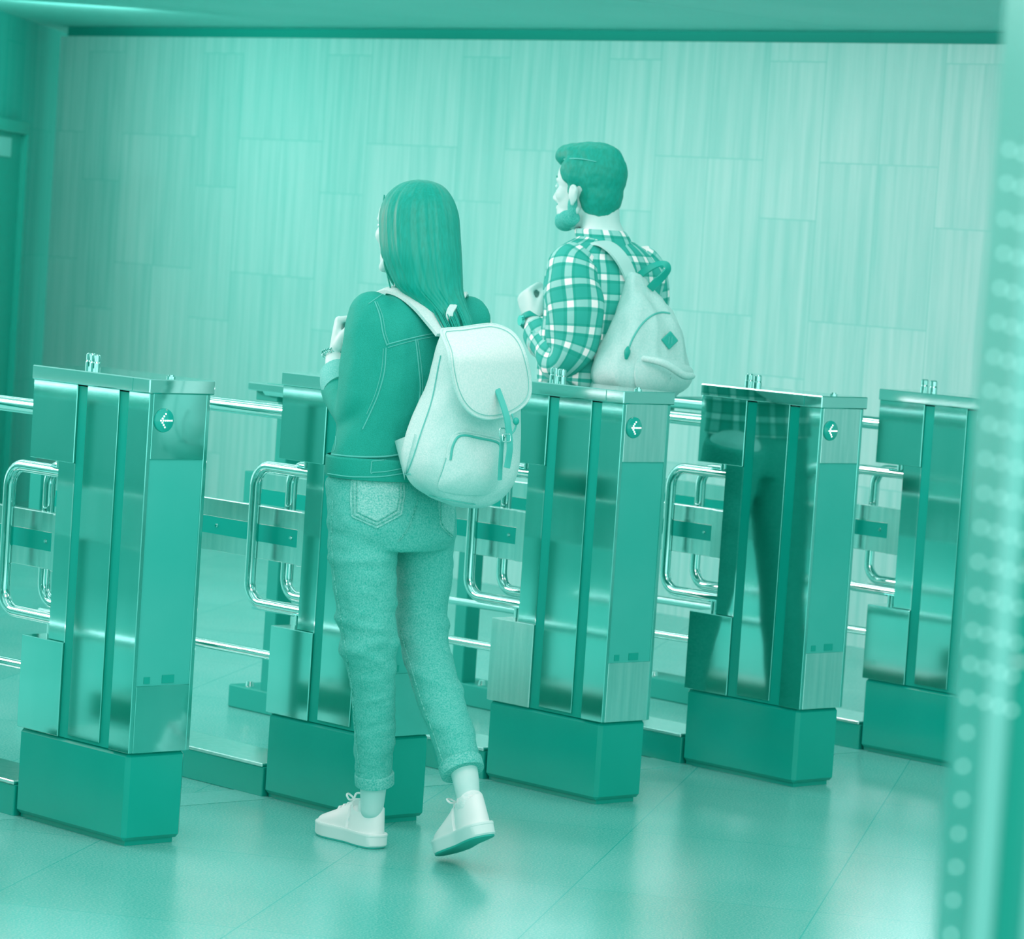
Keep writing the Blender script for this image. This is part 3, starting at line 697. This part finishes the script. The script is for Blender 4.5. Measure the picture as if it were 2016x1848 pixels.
# front pocket, zip, side pocket, bottom seam
po = [(893, 858), (925, 854), (962, 862), (980, 868), (987, 885), (984, 915), (976, 948), (960, 968), (925, 972), (890, 968), (864, 958), (872, 925), (882, 893)]
pp = MB(); patch(pp, lambda x_, y_: hit(pv, x_, y_, 8.25), po, .006, 90, 10, puff=.016); pocket = pp.build('front_pocket', canvas, pack, 60)
pvb = bvh_of([pocket.data], pbase)
sm = MB(); Qp = poly_resample(po, 60); sm.tube([hit(pv, x_, y_, 8.25)[0]+hit(pv, x_, y_, 8.25)[1]*.002 for x_, y_ in Qp], .0018, 6, closed=True); sm.build('pocket_seam', mat('canvas_seam', .40, .9), pocket, 60)
def seam2(mb, pts, r, off, bv=pv, n=8):
    return seam(mb, bv, pts, r, off, 6, 8.25, n)
seam2(MB(), [(887, 905), (891, 880), (900, 862), (915, 857), (945, 863), (970, 868), (982, 874), (986, 888)], .0030, .001, pvb).build('zip', leather, pocket, 60)
seam2(MB(), [(880, 902), (885, 875), (895, 855), (913, 850), (945, 855), (973, 861), (987, 868)], .004, .001, pv).build('zip_flap', canvas, pocket, 60)
so = MB(); patch(so, lambda x_, y_: hit(pv, x_, y_, 8.33), [(800, 862), (819, 853), (812, 880), (803, 915), (799, 940), (797, 900)], .004, 40, 5, smooth=False)
sp = so.build('side_pocket', canvas, pack, 60)
fl = []
for x_, y_, D_ in ((777, 868, 8.37), (819, 853, 8.30), (803, 905, 8.30), (797, 945, 8.33)): fl.append(at(x_, y_, D_))
q_ = MB(); R = []
for t in [i/10 for i in range(11)]:
    a_ = fl[0].lerp(fl[3], t); b_ = fl[1].lerp(fl[2], min(1, t*1.0)); mid = (a_+b_)/2-RH*.006-FH*.010
    pts = [(a_*(1-s_)**2+mid*(2*s_*(1-s_))+b_*s_*s_) for s_ in (i/8 for i in range(9))]
    R.append([p+FH*-.0012 for p in pts]+[p+FH*.0018 for p in pts[::-1]])
q_.rings(R); q_.build('pocket_lip', canvas, sp, 60)
sm = MB(); seam2(sm, [(868, 700), (862, 730), (850, 790), (830, 850), (812, 905), (797, 940)], .0016, .001); seam2(sm, [(845, 974), (870, 980), (900, 986), (935, 992)], .0018, .001)
sm.build('bag_seams', mat('canvas_seam', .46, .9), pack, 60)
def ribbon(mb, pts, w, th, up=None, sub=6):
    """flat strap through (point, normal) pairs"""
    Q = catmull([list(p)+list(n) for p, n in pts], sub); R = []
    for i, q in enumerate(Q):
        p = Vector(q[:3]); nn = Vector(q[3:]).normalized(); a_ = Vector(Q[max(i-1, 0)][:3]); b_ = Vector(Q[min(i+1, len(Q)-1)][:3])
        t = (b_-a_).normalized(); sd = t.cross(nn).normalized(); nn = sd.cross(t)
        R.append([p+sd*(w*u)+nn*(th*v) for u, v in ((-.5,-.5), (-.46,.5), (-.2,.62), (.2,.62), (.46,.5), (.5,-.5), (.2,-.5), (-.2,-.5))])
    mb.rings(R); return mb
back = Vector((-.15, -1, .1)).normalized()
ribbon(MB(), [(at(979, 765, 8.195), back), (at(990, 795, 8.18), back), (at(998, 822, 8.172), back), (at(1002, 850, 8.172), back), (at(1004, 880, 8.175), back), (at(1001, 905, 8.18), back), (at(998, 921, 8.18), back)], .0165, .0035).build('closing_strap', leather, pack, 60)
def dring(px, py, D, w, h, r, nrm=back):
    c = at(px, py, D); sd = nrm.cross(Z).normalized(); up_ = sd.cross(nrm).normalized()
    pts = [c+sd*(w*a_)+up_*(h*b_) for a_, b_ in ((-1,-1), (1,-1), (1,1), (-1,1))]
    P_ = []
    for i in range(4):
        a_, b_, d_ = pts[i-1], pts[i], pts[(i+1) % 4]
        for k in range(4): P_.append(b_.lerp(a_, .25*(1-k/3)).lerp(b_.lerp(d_, .25*k/3), k/3))
    return MB().tube(P_, r, 8, closed=True)
dring(997, 862, 8.166, .0115, .009, .0017).build('buckle', chrome, pack, 60)
dring(989, 852, 8.175, .008, .011, .0014).build('metal_ring', chrome, pack, 60)
ribbon(MB(), [(at(990, 858, 8.19), back), (at(988, 875, 8.188), back), (at(986, 905, 8.19), back), (at(984, 945, 8.2), back)], .011, .003).build('strap_tail', leather, pack, 60)
MB().tube([Vector(q) for q in catmull([list(at(1008, 815, 8.20)), list(at(1012, 828, 8.185)), list(at(1016, 836, 8.18)), list(at(1012, 848, 8.18)), list(at(1004, 856, 8.175))], 5)], .0022, 8).build('draw_cord', leather, pack, 60)
MB().ell(at(1016, 829, 8.178), .008, .007, .009).build('cord_lock', mat('cord_plastic', .12, .4), pack, 60)
up_ = Vector((-.1, -.4, 1)).normalized()
sd1 = [(at(872, 660, 8.335), (back+Z*.5)), (at(852, 632, 8.37), (back*.8+Z*.6-X*.2)), (at(826, 603, 8.395), (back*.6+Z*.9-X*.2)), (at(798, 580, 8.425), Z*1-Y*.3-X*.3), (at(772, 570, 8.455), Z-X*.35), (at(748, 575, 8.49), Z+Y*.3-X*.4), (at(728, 592, 8.53), Y*.7+Z*.7-X*.4), (at(706, 618, 8.60), Y-X*.5+Z*.3), (at(700, 660, 8.62), Y-X*.5), (at(715, 720, 8.62), Y-X*.4)]
ribbon(MB(), sd1, .038, .008).build('shoulder_strap', strapm, pack, 60)
sd2 = [(at(905, 662, 8.37), back), (at(890, 640, 8.375), back), (at(885, 618, 8.372), (back-X*.8)), (at(893, 602, 8.385), (back-X*1.2)), (at(905, 592, 8.44), back+Z), (at(912, 578, 8.46), Z), (at(915, 585, 8.55), Z+Y), (at(912, 620, 8.64), Y)]
ribbon(MB(), sd2, .018, .006).build('shoulder_strap', strapm, pack, 60)

# ------------------------------------------------------------------ the man
MD = 10.05
def mat_plaid():
    m, nt, b = node_mat('plaid_flannel'); uv = N(nt, 'ShaderNodeUVMap'); sx = N(nt, 'ShaderNodeSeparateXYZ'); nt.links.new(uv.outputs[0], sx.inputs[0])
    def wave(o, per):
        a = N(nt, 'ShaderNodeMath', operation='MULTIPLY'); a.inputs[1].default_value = 1/per; nt.links.new(o, a.inputs[0])
        f = N(nt, 'ShaderNodeMath', operation='FRACT'); nt.links.new(a.outputs[0], f.inputs[0]); return f.outputs[0]
    u, v = wave(sx.outputs[0], .062), wave(sx.outputs[1], .056)
    def bands(o): return ramp(nt, o, [(0, (1,1,1,1)), (.27, (1,1,1,1)), (.30, (.05,.05,.05,1)), (.42, (.05,.05,.05,1)), (.45, (.38,.38,.38,1)), (.88, (.38,.38,.38,1)), (.9, (.05,.05,.05,1)), (.985, (.05,.05,.05,1)), (1, (1,1,1,1))])
    bu, bv = bands(u), bands(v)
    av = N(nt, 'ShaderNodeMath', operation='ADD'); nt.links.new(bu, av.inputs[0]); nt.links.new(bv, av.inputs[1])
    hf = N(nt, 'ShaderNodeMath', operation='MULTIPLY'); hf.inputs[1].default_value = .5; nt.links.new(av.outputs[0], hf.inputs[0])
    c = ramp(nt, hf.outputs[0], [(.05, duo(-.06)), (.38, duo(.16)), (.7, duo(.58)), (1, duo(1))]); nt.links.new(c, b.inputs['Base Color']); b.inputs['Roughness'].default_value = .85
    return m
plaid = mat_plaid()
mbase = at(1205, 800, MD); mbase.z = 0
man = thing('person', 'short-haired bearded person in plaid shirt with a watch, walking beyond the gates', 'person', mbase)
mc = at(1159, 373, MD); mF = (-RH*.90+FH*.43).normalized()
bb = MB(); mp_ = head_shapes(bb, mc, mF, 1.0, True)
mq_ = lambda f_, l_, u_: mp_(f_+.014, l_*1.06, u_-.020)
for sg in (-1, 1): ear(bb, mq_, sg, 1.05)
bb.limb([(at(1180, 405, MD), .058), (at(1182, 440, MD), .056), (at(1188, 470, MD), .064), (at(1192, 500, MD), .075)], n=24)
bb.rings(stack([(490, 1192, .10, .06), (525, 1192, .175, .085), (600, 1186, .175, .10), (740, 1166, .155, .10), (820, 1160, .155, .105), (880, 1158, .15, .10)], MD, 40))
mg = on(1150, 1430, 1, mbase.y-.02)
def ml(dx, dy, z, r, r2=None): return (Vector((mbase.x+dx, mbase.y+dy, z)), r)
for sx_, fy in ((-.09, -.12), (.09, .15)):
    bb.limb([ml(sx_, 0, .92, .08), ml(sx_, fy*.3, .7, .07), ml(sx_, fy*.5, .5, .055), ml(sx_, fy*.8, .3, .052), ml(sx_, fy, .1, .036), ml(sx_, fy+.06, .06, .035), ml(sx_, fy+.17, .045, .028)], n=20)
msh = at(1118, 532, 9.93); mel = at(1112, 702, 9.90); mwr = at(1050, 640, 10.08)
bb.limb([(msh, .055), (at(1122, 620, 9.90), .048), (mel, .042), (at(1080, 670, 9.99), .039), (at(1060, 648, 10.06), .031), (mwr, .029)], n=22)
mhd = (at(1050, 590, 10.14)-mwr)
hand_shapes(bb, mwr+mhd.normalized()*.012, Z*.9-RH*.35+FH*.35, RH*.8+FH*.55, Z*.35+RH*.5-FH*.75, 1.0, curl=(1.1, 1.35, 1.0))
bb.limb([(at(1264, 562, 10.12), .05), (at(1268, 640, 10.15), .042), (at(1255, 712, 10.2), .037), (at(1225, 668, 10.30), .028)], n=18)
hand_shapes(bb, at(1222, 662, 10.31), -RH*.2+Z, -FH, -RH, 1.0)
me = bb.remeshed(.0045, 5); link_mesh(me, 'body', skin, man, 60)
for sg in (-1, 1): MB().ell(mp_(.078, sg*.032, .003), .0115, .012, .0115).build('eye', mat('eye', .6, .2), man)
# hair, brows and beard
hb = MB(); hF_ = mF; hL = Z.cross(hF_).normalized()
def he(f_, l_, u_, a_, b_, c_): hb.ell(mp_(f_, l_, u_), a_, b_, c_, hF_, hL, Z)
he(-.024, 0, .045, .088, .083, .088); he(-.038, 0, -.005, .064, .074, .085); he(-.046, 0, -.045, .042, .055, .05)
he(.03, 0, .096, .072, .062, .036); he(.066, 0, .092, .040, .052, .034); he(-.01, 0, .095, .085, .068, .042)
for sg in (-1, 1): he(.016, sg*.063, .050, .050, .020, .046); he(.026, sg*.067, .002, .011, .008, .034)
me = hb.remeshed(.005, 14)
wrinkle(me, .002, 60, (1, 1, 1), 5)
hairm2 = mat('short_dark_hair', -.14, .6, 0, L2=.0, scale=120, stretch=(1, 1, .5), bump=.4)
mh = link_mesh(me, 'hair', hairm2, man, 60)
MB().limb([(mp_(.058, .056, .080), .0020), (mp_(.025, .0745, .083), .0020), (mp_(-.01, .0775, .083), .0018), (mp_(-.05, .073, .078), .0012)], n=8).build('parting', mat('parting_skin', .35, .6), mh)
bd = MB()
for f_, l_, u_, a_, b_, c_ in ((.066, 0, -.097, .030, .036, .026), (.050, .030, -.090, .036, .020, .026), (.050, -.030, -.090, .036, .020, .026), (.034, .045, -.084, .034, .017, .024), (.034, -.045, -.084, .034, .017, .024), (.020, .058, -.050, .016, .010, .036), (.020, -.058, -.050, .016, .010, .036), (.084, 0, -.047, .009, .026, .005)):
    bd.ell(mp_(f_, l_, u_), a_, b_, c_, hF_, hL, Z)
me = bd.remeshed(.004, 4); link_mesh(me, 'beard', mat('beard_hair', .16, .8, 0, L2=.34, scale=320, bump=.4), man, 60)
for sg in (-1, 1): MB().limb([(mp_(.085, sg*.016, .026), .003), (mp_(.086, sg*.032, .031), .0035), (mp_(.072, sg*.048, .026), .002)], n=8).build('eyebrow', hairm2, man, 60)
# shirt: torso, sleeves, collar
def uv_rings(mb, R):
    n = len(R[0]); L = [0]
    mid = R[len(R)//2]; us = [0]
    for j in range(n): us.append(us[-1]+(mid[(j+1) % n]-mid[j]).length)
    cs = [sum(r, Vector())/n for r in R]
    for i in range(1, len(R)): L.append(L[-1]+max((cs[i]-cs[i-1]).length, 0))
    mb.rings(R, True, (us, L)); return mb
def puffed(R, amp=.004, sc=14, seed=0):
    out = []
    for r in R:
        c = sum(r, Vector())/len(r); out.append([p+(p-c).normalized()*(amp*noise.noise(p*sc+Vector((seed, 0, 0)))*2) for p in r])
    return out
T = puffed(stack([(462, 1188, .066, .060), (474, 1190, .095, .07), (488, 1192, .145, .085), (505, 1193, .185, .10), (535, 1194, .205, .118), (590, 1190, .205, .128), (660, 1180, .197, .128), (730, 1170, .188, .125), (800, 1164, .186, .126), (850, 1162, .186, .13)], MD, 72), .006, 11)
sm = MB(); uv_rings(sm, T)
def sleeve(pts, n=44, sub=6):
    Q = catmull([list(p)+[r] for p, r in pts], sub); C = [Vector(q[:3]) for q in Q]; R = []; prev = None
    for i, c in enumerate(C):
        t = (C[min(i+1, len(C)-1)]-C[max(i-1, 0)]).normalized(); a = prev if prev is not None else RH
        a = (a-t*a.dot(t)).normalized(); prev = a; b = t.cross(a)
        R.append([c+(a*math.cos(q)+b*math.sin(q))*Q[i][3] for q in (2*math.pi*k/n for k in range(n))])
    return R
uv_rings(sm, puffed(sleeve([(at(1150, 500, 9.95), .045), (at(1134, 522, 9.94), .075), (at(1128, 560, 9.92), .083), (at(1132, 620, 9.90), .082), (at(1128, 670, 9.90), .074), (at(1112, 708, 9.90), .056), (at(1092, 704, 9.94), .050), (at(1078, 684, 9.99), .047), (at(1066, 662, 10.04), .045)]), .006, 13, 3))
uv_rings(sm, puffed(sleeve([(at(1245, 505, 10.10), .05), (at(1264, 545, 10.12), .072), (at(1270, 620, 10.14), .066), (at(1258, 712, 10.2), .056), (at(1234, 684, 10.28), .042)]), .005, 13, 8))
shirt = sm.build('plaid_shirt', plaid, man, 70)
cf = MB(); uv_rings(cf, sleeve([(at(1074, 676, 10.01), .0515), (at(1068, 664, 10.035), .0525), (at(1062, 653, 10.06), .050)], 40, 3)); cf.build('rolled_cuff', plaid, shirt, 60)
cl = MB(); uv_rings(cl, stack([(452, 1182, .068, .070), (456, 1183, .074, .075), (468, 1187, .080, .078), (482, 1190, .086, .082)], MD, 48, sub=3)); cl.build('collar', plaid, shirt, 60)
trm = mat('dark_trousers', .14, .8, 0, L2=.3, scale=200)
tr = MB()
tr.rings(stack([(800, 1162, .165, .115), (850, 1160, .175, .125), (900, 1158, .175, .125), (935, 1158, .15, .11)], MD, 48))
for sx_, fy in ((-.09, -.12), (.09, .15)):
    tr.limb([ml(sx_, 0, .93, .092), ml(sx_, fy*.3, .7, .085), ml(sx_, fy*.5, .5, .07), ml(sx_, fy*.8, .3, .066), ml(sx_, fy, .09, .058)], n=28, dome=False)
me = tr.remeshed(.008, 4); wrinkle(me, .004, 10, (1, 1, 1.5), 2); link_mesh(me, 'trousers', trm, man, 60)
for sx_, fy, nm in ((-.09, -.12, 'left'), (.09, .15, 'right')):
    shoe(nm, man, Vector((mbase.x+sx_, mbase.y+fy-.08, 0)), Y, 0, 0, .29, white_s, white_u, outs, 1)
# watch
A0 = at(1049, 632, 10.095); dv = mhd.normalized(); A_ = (-FH-RH*.6); A_ = (A_-dv*A_.dot(dv)).normalized(); B_ = dv.cross(A_)
R = []
for h_, k_ in ((-.010, 0), (-.009, .003), (.009, .003), (.010, 0), (.009, -.003), (-.009, -.003), (-.010, 0)):
    R.append([A0+dv*h_+(A_*math.cos(q)+B_*math.sin(q))*(.0335+k_) for q in (2*math.pi*k/40 for k in range(40))])
MB().rings(R, False).build('watch_strap', mat('dark_leather', .06, .5), man, 60)
wd_ = (-RH*.9-FH*.45).normalized()
MB().cyl(A0+wd_*.034, A0+wd_*.042, .0165, .0150).build('watch_case', mat('watch_metal', .3, .2, 1), man)
# ------------------------------------------------------------------ his backpack
QD = 9.93
qbase = at(1265, 785, QD)
bag = thing('backpack', 'pale canvas backpack with dark top loop and diamond patch, worn by the plaid-shirted man', 'backpack', qbase)
def hp2(a, b, e=2.6):
    return max((RH.x*u+RH.y*v)*FPX/QD for u, v in ((math.copysign(abs(math.cos(q))**(2/e), math.cos(q))*a, math.copysign(abs(math.sin(q))**(2/e), math.sin(q))*b) for q in (2*math.pi*k/90 for k in range(90))))
rows = []
for y_, l_, r_ in ((538, 1234, 1256), (548, 1232, 1270), (575, 1224, 1290), (610, 1212, 1322), (645, 1200, 1343), (690, 1182, 1352), (730, 1166, 1358), (755, 1170, 1352), (775, 1200, 1335), (786, 1240, 1310)):
    h = (r_-l_)/2; k = h/hp2(.6, .4); rows.append((y_, (l_+r_)/2, .6*k, .4*k))
bk = MB().rings(stack(rows, QD, 64, 2.6, 5)); me = bk.remeshed(.006, 4); wrinkle(me, .009, 9, (1.8, 1.8, .4), 21, True); wrinkle(me, .003, 20, (1, 1, .5), 2)
qv = bvh_of([me]); canvas2 = mat('man_bag_canvas', .68, .9, 0, L2=.76, scale=200, bump=.2); link_mesh(me, 'bag_body', canvas2, bag, 60)
fp = MB(); patch(fp, lambda x_, y_: hit(qv, x_, y_, 9.85), [(1258, 706), (1300, 704), (1350, 722), (1356, 745), (1335, 768), (1290, 776), (1255, 765), (1248, 735)], .012, 60, 8, puff=.022)
me2 = fp.build('front_pocket', canvas2, bag, 60)
MB().limb([(at(1268, 706, 9.77), .009), (at(1310, 716, 9.745), .011), (at(1345, 738, 9.76), .011), (at(1363, 740, 9.80), .009)], n=14).build('pocket_flap', canvas2, me2, 60)
seam(MB(), qv, [(1236, 692), (1245, 668), (1262, 640), (1282, 622), (1302, 615), (1318, 617)], .0028, .001, 6, 9.85, 8).build('zip', mat('zip_tape', .35, .6), bag, 60)
MB().limb([(at(1236, 683, 9.80), .003), (at(1235, 692, 9.79), .009), (at(1233, 705, 9.79), .005)], n=12).build('zip_pull', mat('dark_leather', .16, .5), bag, 60)
h_, hn = hit(qv, 1315, 670, 9.85)
hn = Vector((-.35, -.9, .1)).normalized()
sd_ = Z.cross(hn).normalized(); c_ = h_+hn*.012
dp = MB().obox(c_, (sd_+Z).normalized(), (Z-sd_).normalized(), hn, .0185, .0185, .0035, .002).build('diamond_patch', mat('patch_leather', .16, .5), bag)
for sg in (-1, 1): MB().obox(c_+sd_*(.0045*sg)+hn*.0035, sd_, Z, hn, .0017, .010, .0012).build('patch_slot', mat('patch_mark', .3, .6), dp)
lp = [(at(1248, 556, 9.97), -FH), (at(1264, 538, 9.93), -FH+Z*.5), (at(1288, 523, 9.90), -FH+Z*.8), (at(1308, 519, 9.885), -FH*.8+Z), (at(1315, 530, 9.88), -FH+RH), (at(1304, 545, 9.88), -FH-Z*.3+RH*.5), (at(1290, 558, 9.89), -FH), (at(1280, 568, 9.91), -FH)]
ribbon(MB(), [(p, n_ if n_.length else Z) for p, n_ in lp], .024, .004).build('grab_loop', mat('dark_leather', .16, .5), bag, 60)
strap = [(at(1246, 560, 9.95), back), (at(1240, 540, 9.93), back), (at(1226, 512, 9.92), back+Z*.5-X*.3), (at(1205, 488, 9.93), back+Z-X*.3), (at(1182, 478, 9.95), Z-X*.2), (at(1160, 483, 9.99), Z-X*.3+Y*.3), (at(1135, 503, 10.06), Z*.7-X*.5+Y*.6), (at(1112, 530, 10.14), Y-X*.6+Z*.3), (at(1085, 565, 10.19), Y-X*.6), (at(1075, 600, 10.20), Y-X*.6)]
ribbon(MB(), strap, .042, .007).build('shoulder_strap', mat('man_strap', .70, .85), bag, 60)
strap = [(at(1262, 560, 9.98), back), (at(1268, 530, 10.02), back), (at(1262, 512, 10.06), back+Z), (at(1252, 502, 10.10), Z), (at(1245, 515, 10.2), Y+Z), (at(1250, 560, 10.30), Y)]
ribbon(MB(), strap, .04, .007).build('shoulder_strap', mat('man_strap', .70, .85), bag, 60)

# ------------------------------------------------------------------ blurred foreground column with light beads
c0 = at(1924, 1848, 2.42); c0.z = 0
colm = mat('column_metal', .16, .3, .2, L2=.26, scale=5)
pr = thing('decorated_column', 'out-of-focus metal column hung with rows of light beads, at the right edge', 'column', c0)
def cb(x0, x1, y0, y1, z0, z1, bev=.004):                          # x across the view, y away
    m = MB(); m.obox(c0+RH*((x0+x1)/2)+FH*((y0+y1)/2)+Z*((z0+z1)/2), RH, FH, Z, (x1-x0)/2, (y1-y0)/2, (z1-z0)/2, bev); return m
cb(.004, .30, .0, .26, 0, 2.6).build('shaft', colm, pr)
cb(-.004, .010, -.004, .012, 0, 2.6, .003).build('corner_profile', mat('pale_profile', .62, .4), pr)
cb(.012, .024, -.003, .002, 0, 2.6, .001).build('dark_groove', darkm, pr)
cb(.030, .041, -.006, .004, 0, 2.6, .002).build('rib', mat('pale_profile', .62, .4), pr)
bead = emit('bead_light', .7, 1.05)
random.seed(11); i = 0
MB().obox(c0+RH*.008+FH*(-.012)+Z*1.592, RH, FH, Z, .007, .004, .036, .002).build('bright_strip', emit('bright_strip_glow', 1, 2.0), pr)  # glowing strip added for the bright patch on the column's upper edge
for r in range(24):
    z = 1.045+r*.0232+.001*random.random()
    for k in range(4 if r > 6 else 1):
        if i >= 96: break
        x_ = -.020+k*.0098+random.uniform(-.001, .001)
        p = c0+RH*x_+FH*(-.012)+Z*(z-k*.0022)
        MB().ell(p, .0019, .0019, .0019, sub=1).build('light_bead', bead, pr); i += 1
for (x_, z_, w_, h_) in ((.017, 1.388, .0045, .0036), (.014, 1.345, .004, .001), (.016, 1.30, .0045, .0015), (.012, 1.235, .004, .0016)):
    MB().obox(c0+RH*x_+FH*(-.014)+Z*z_, RH, FH, Z, w_, .001, h_).build('glint_plate', mat('glint_white', .98, .2), pr)  # near-white plates, the glints on the column put into their colour
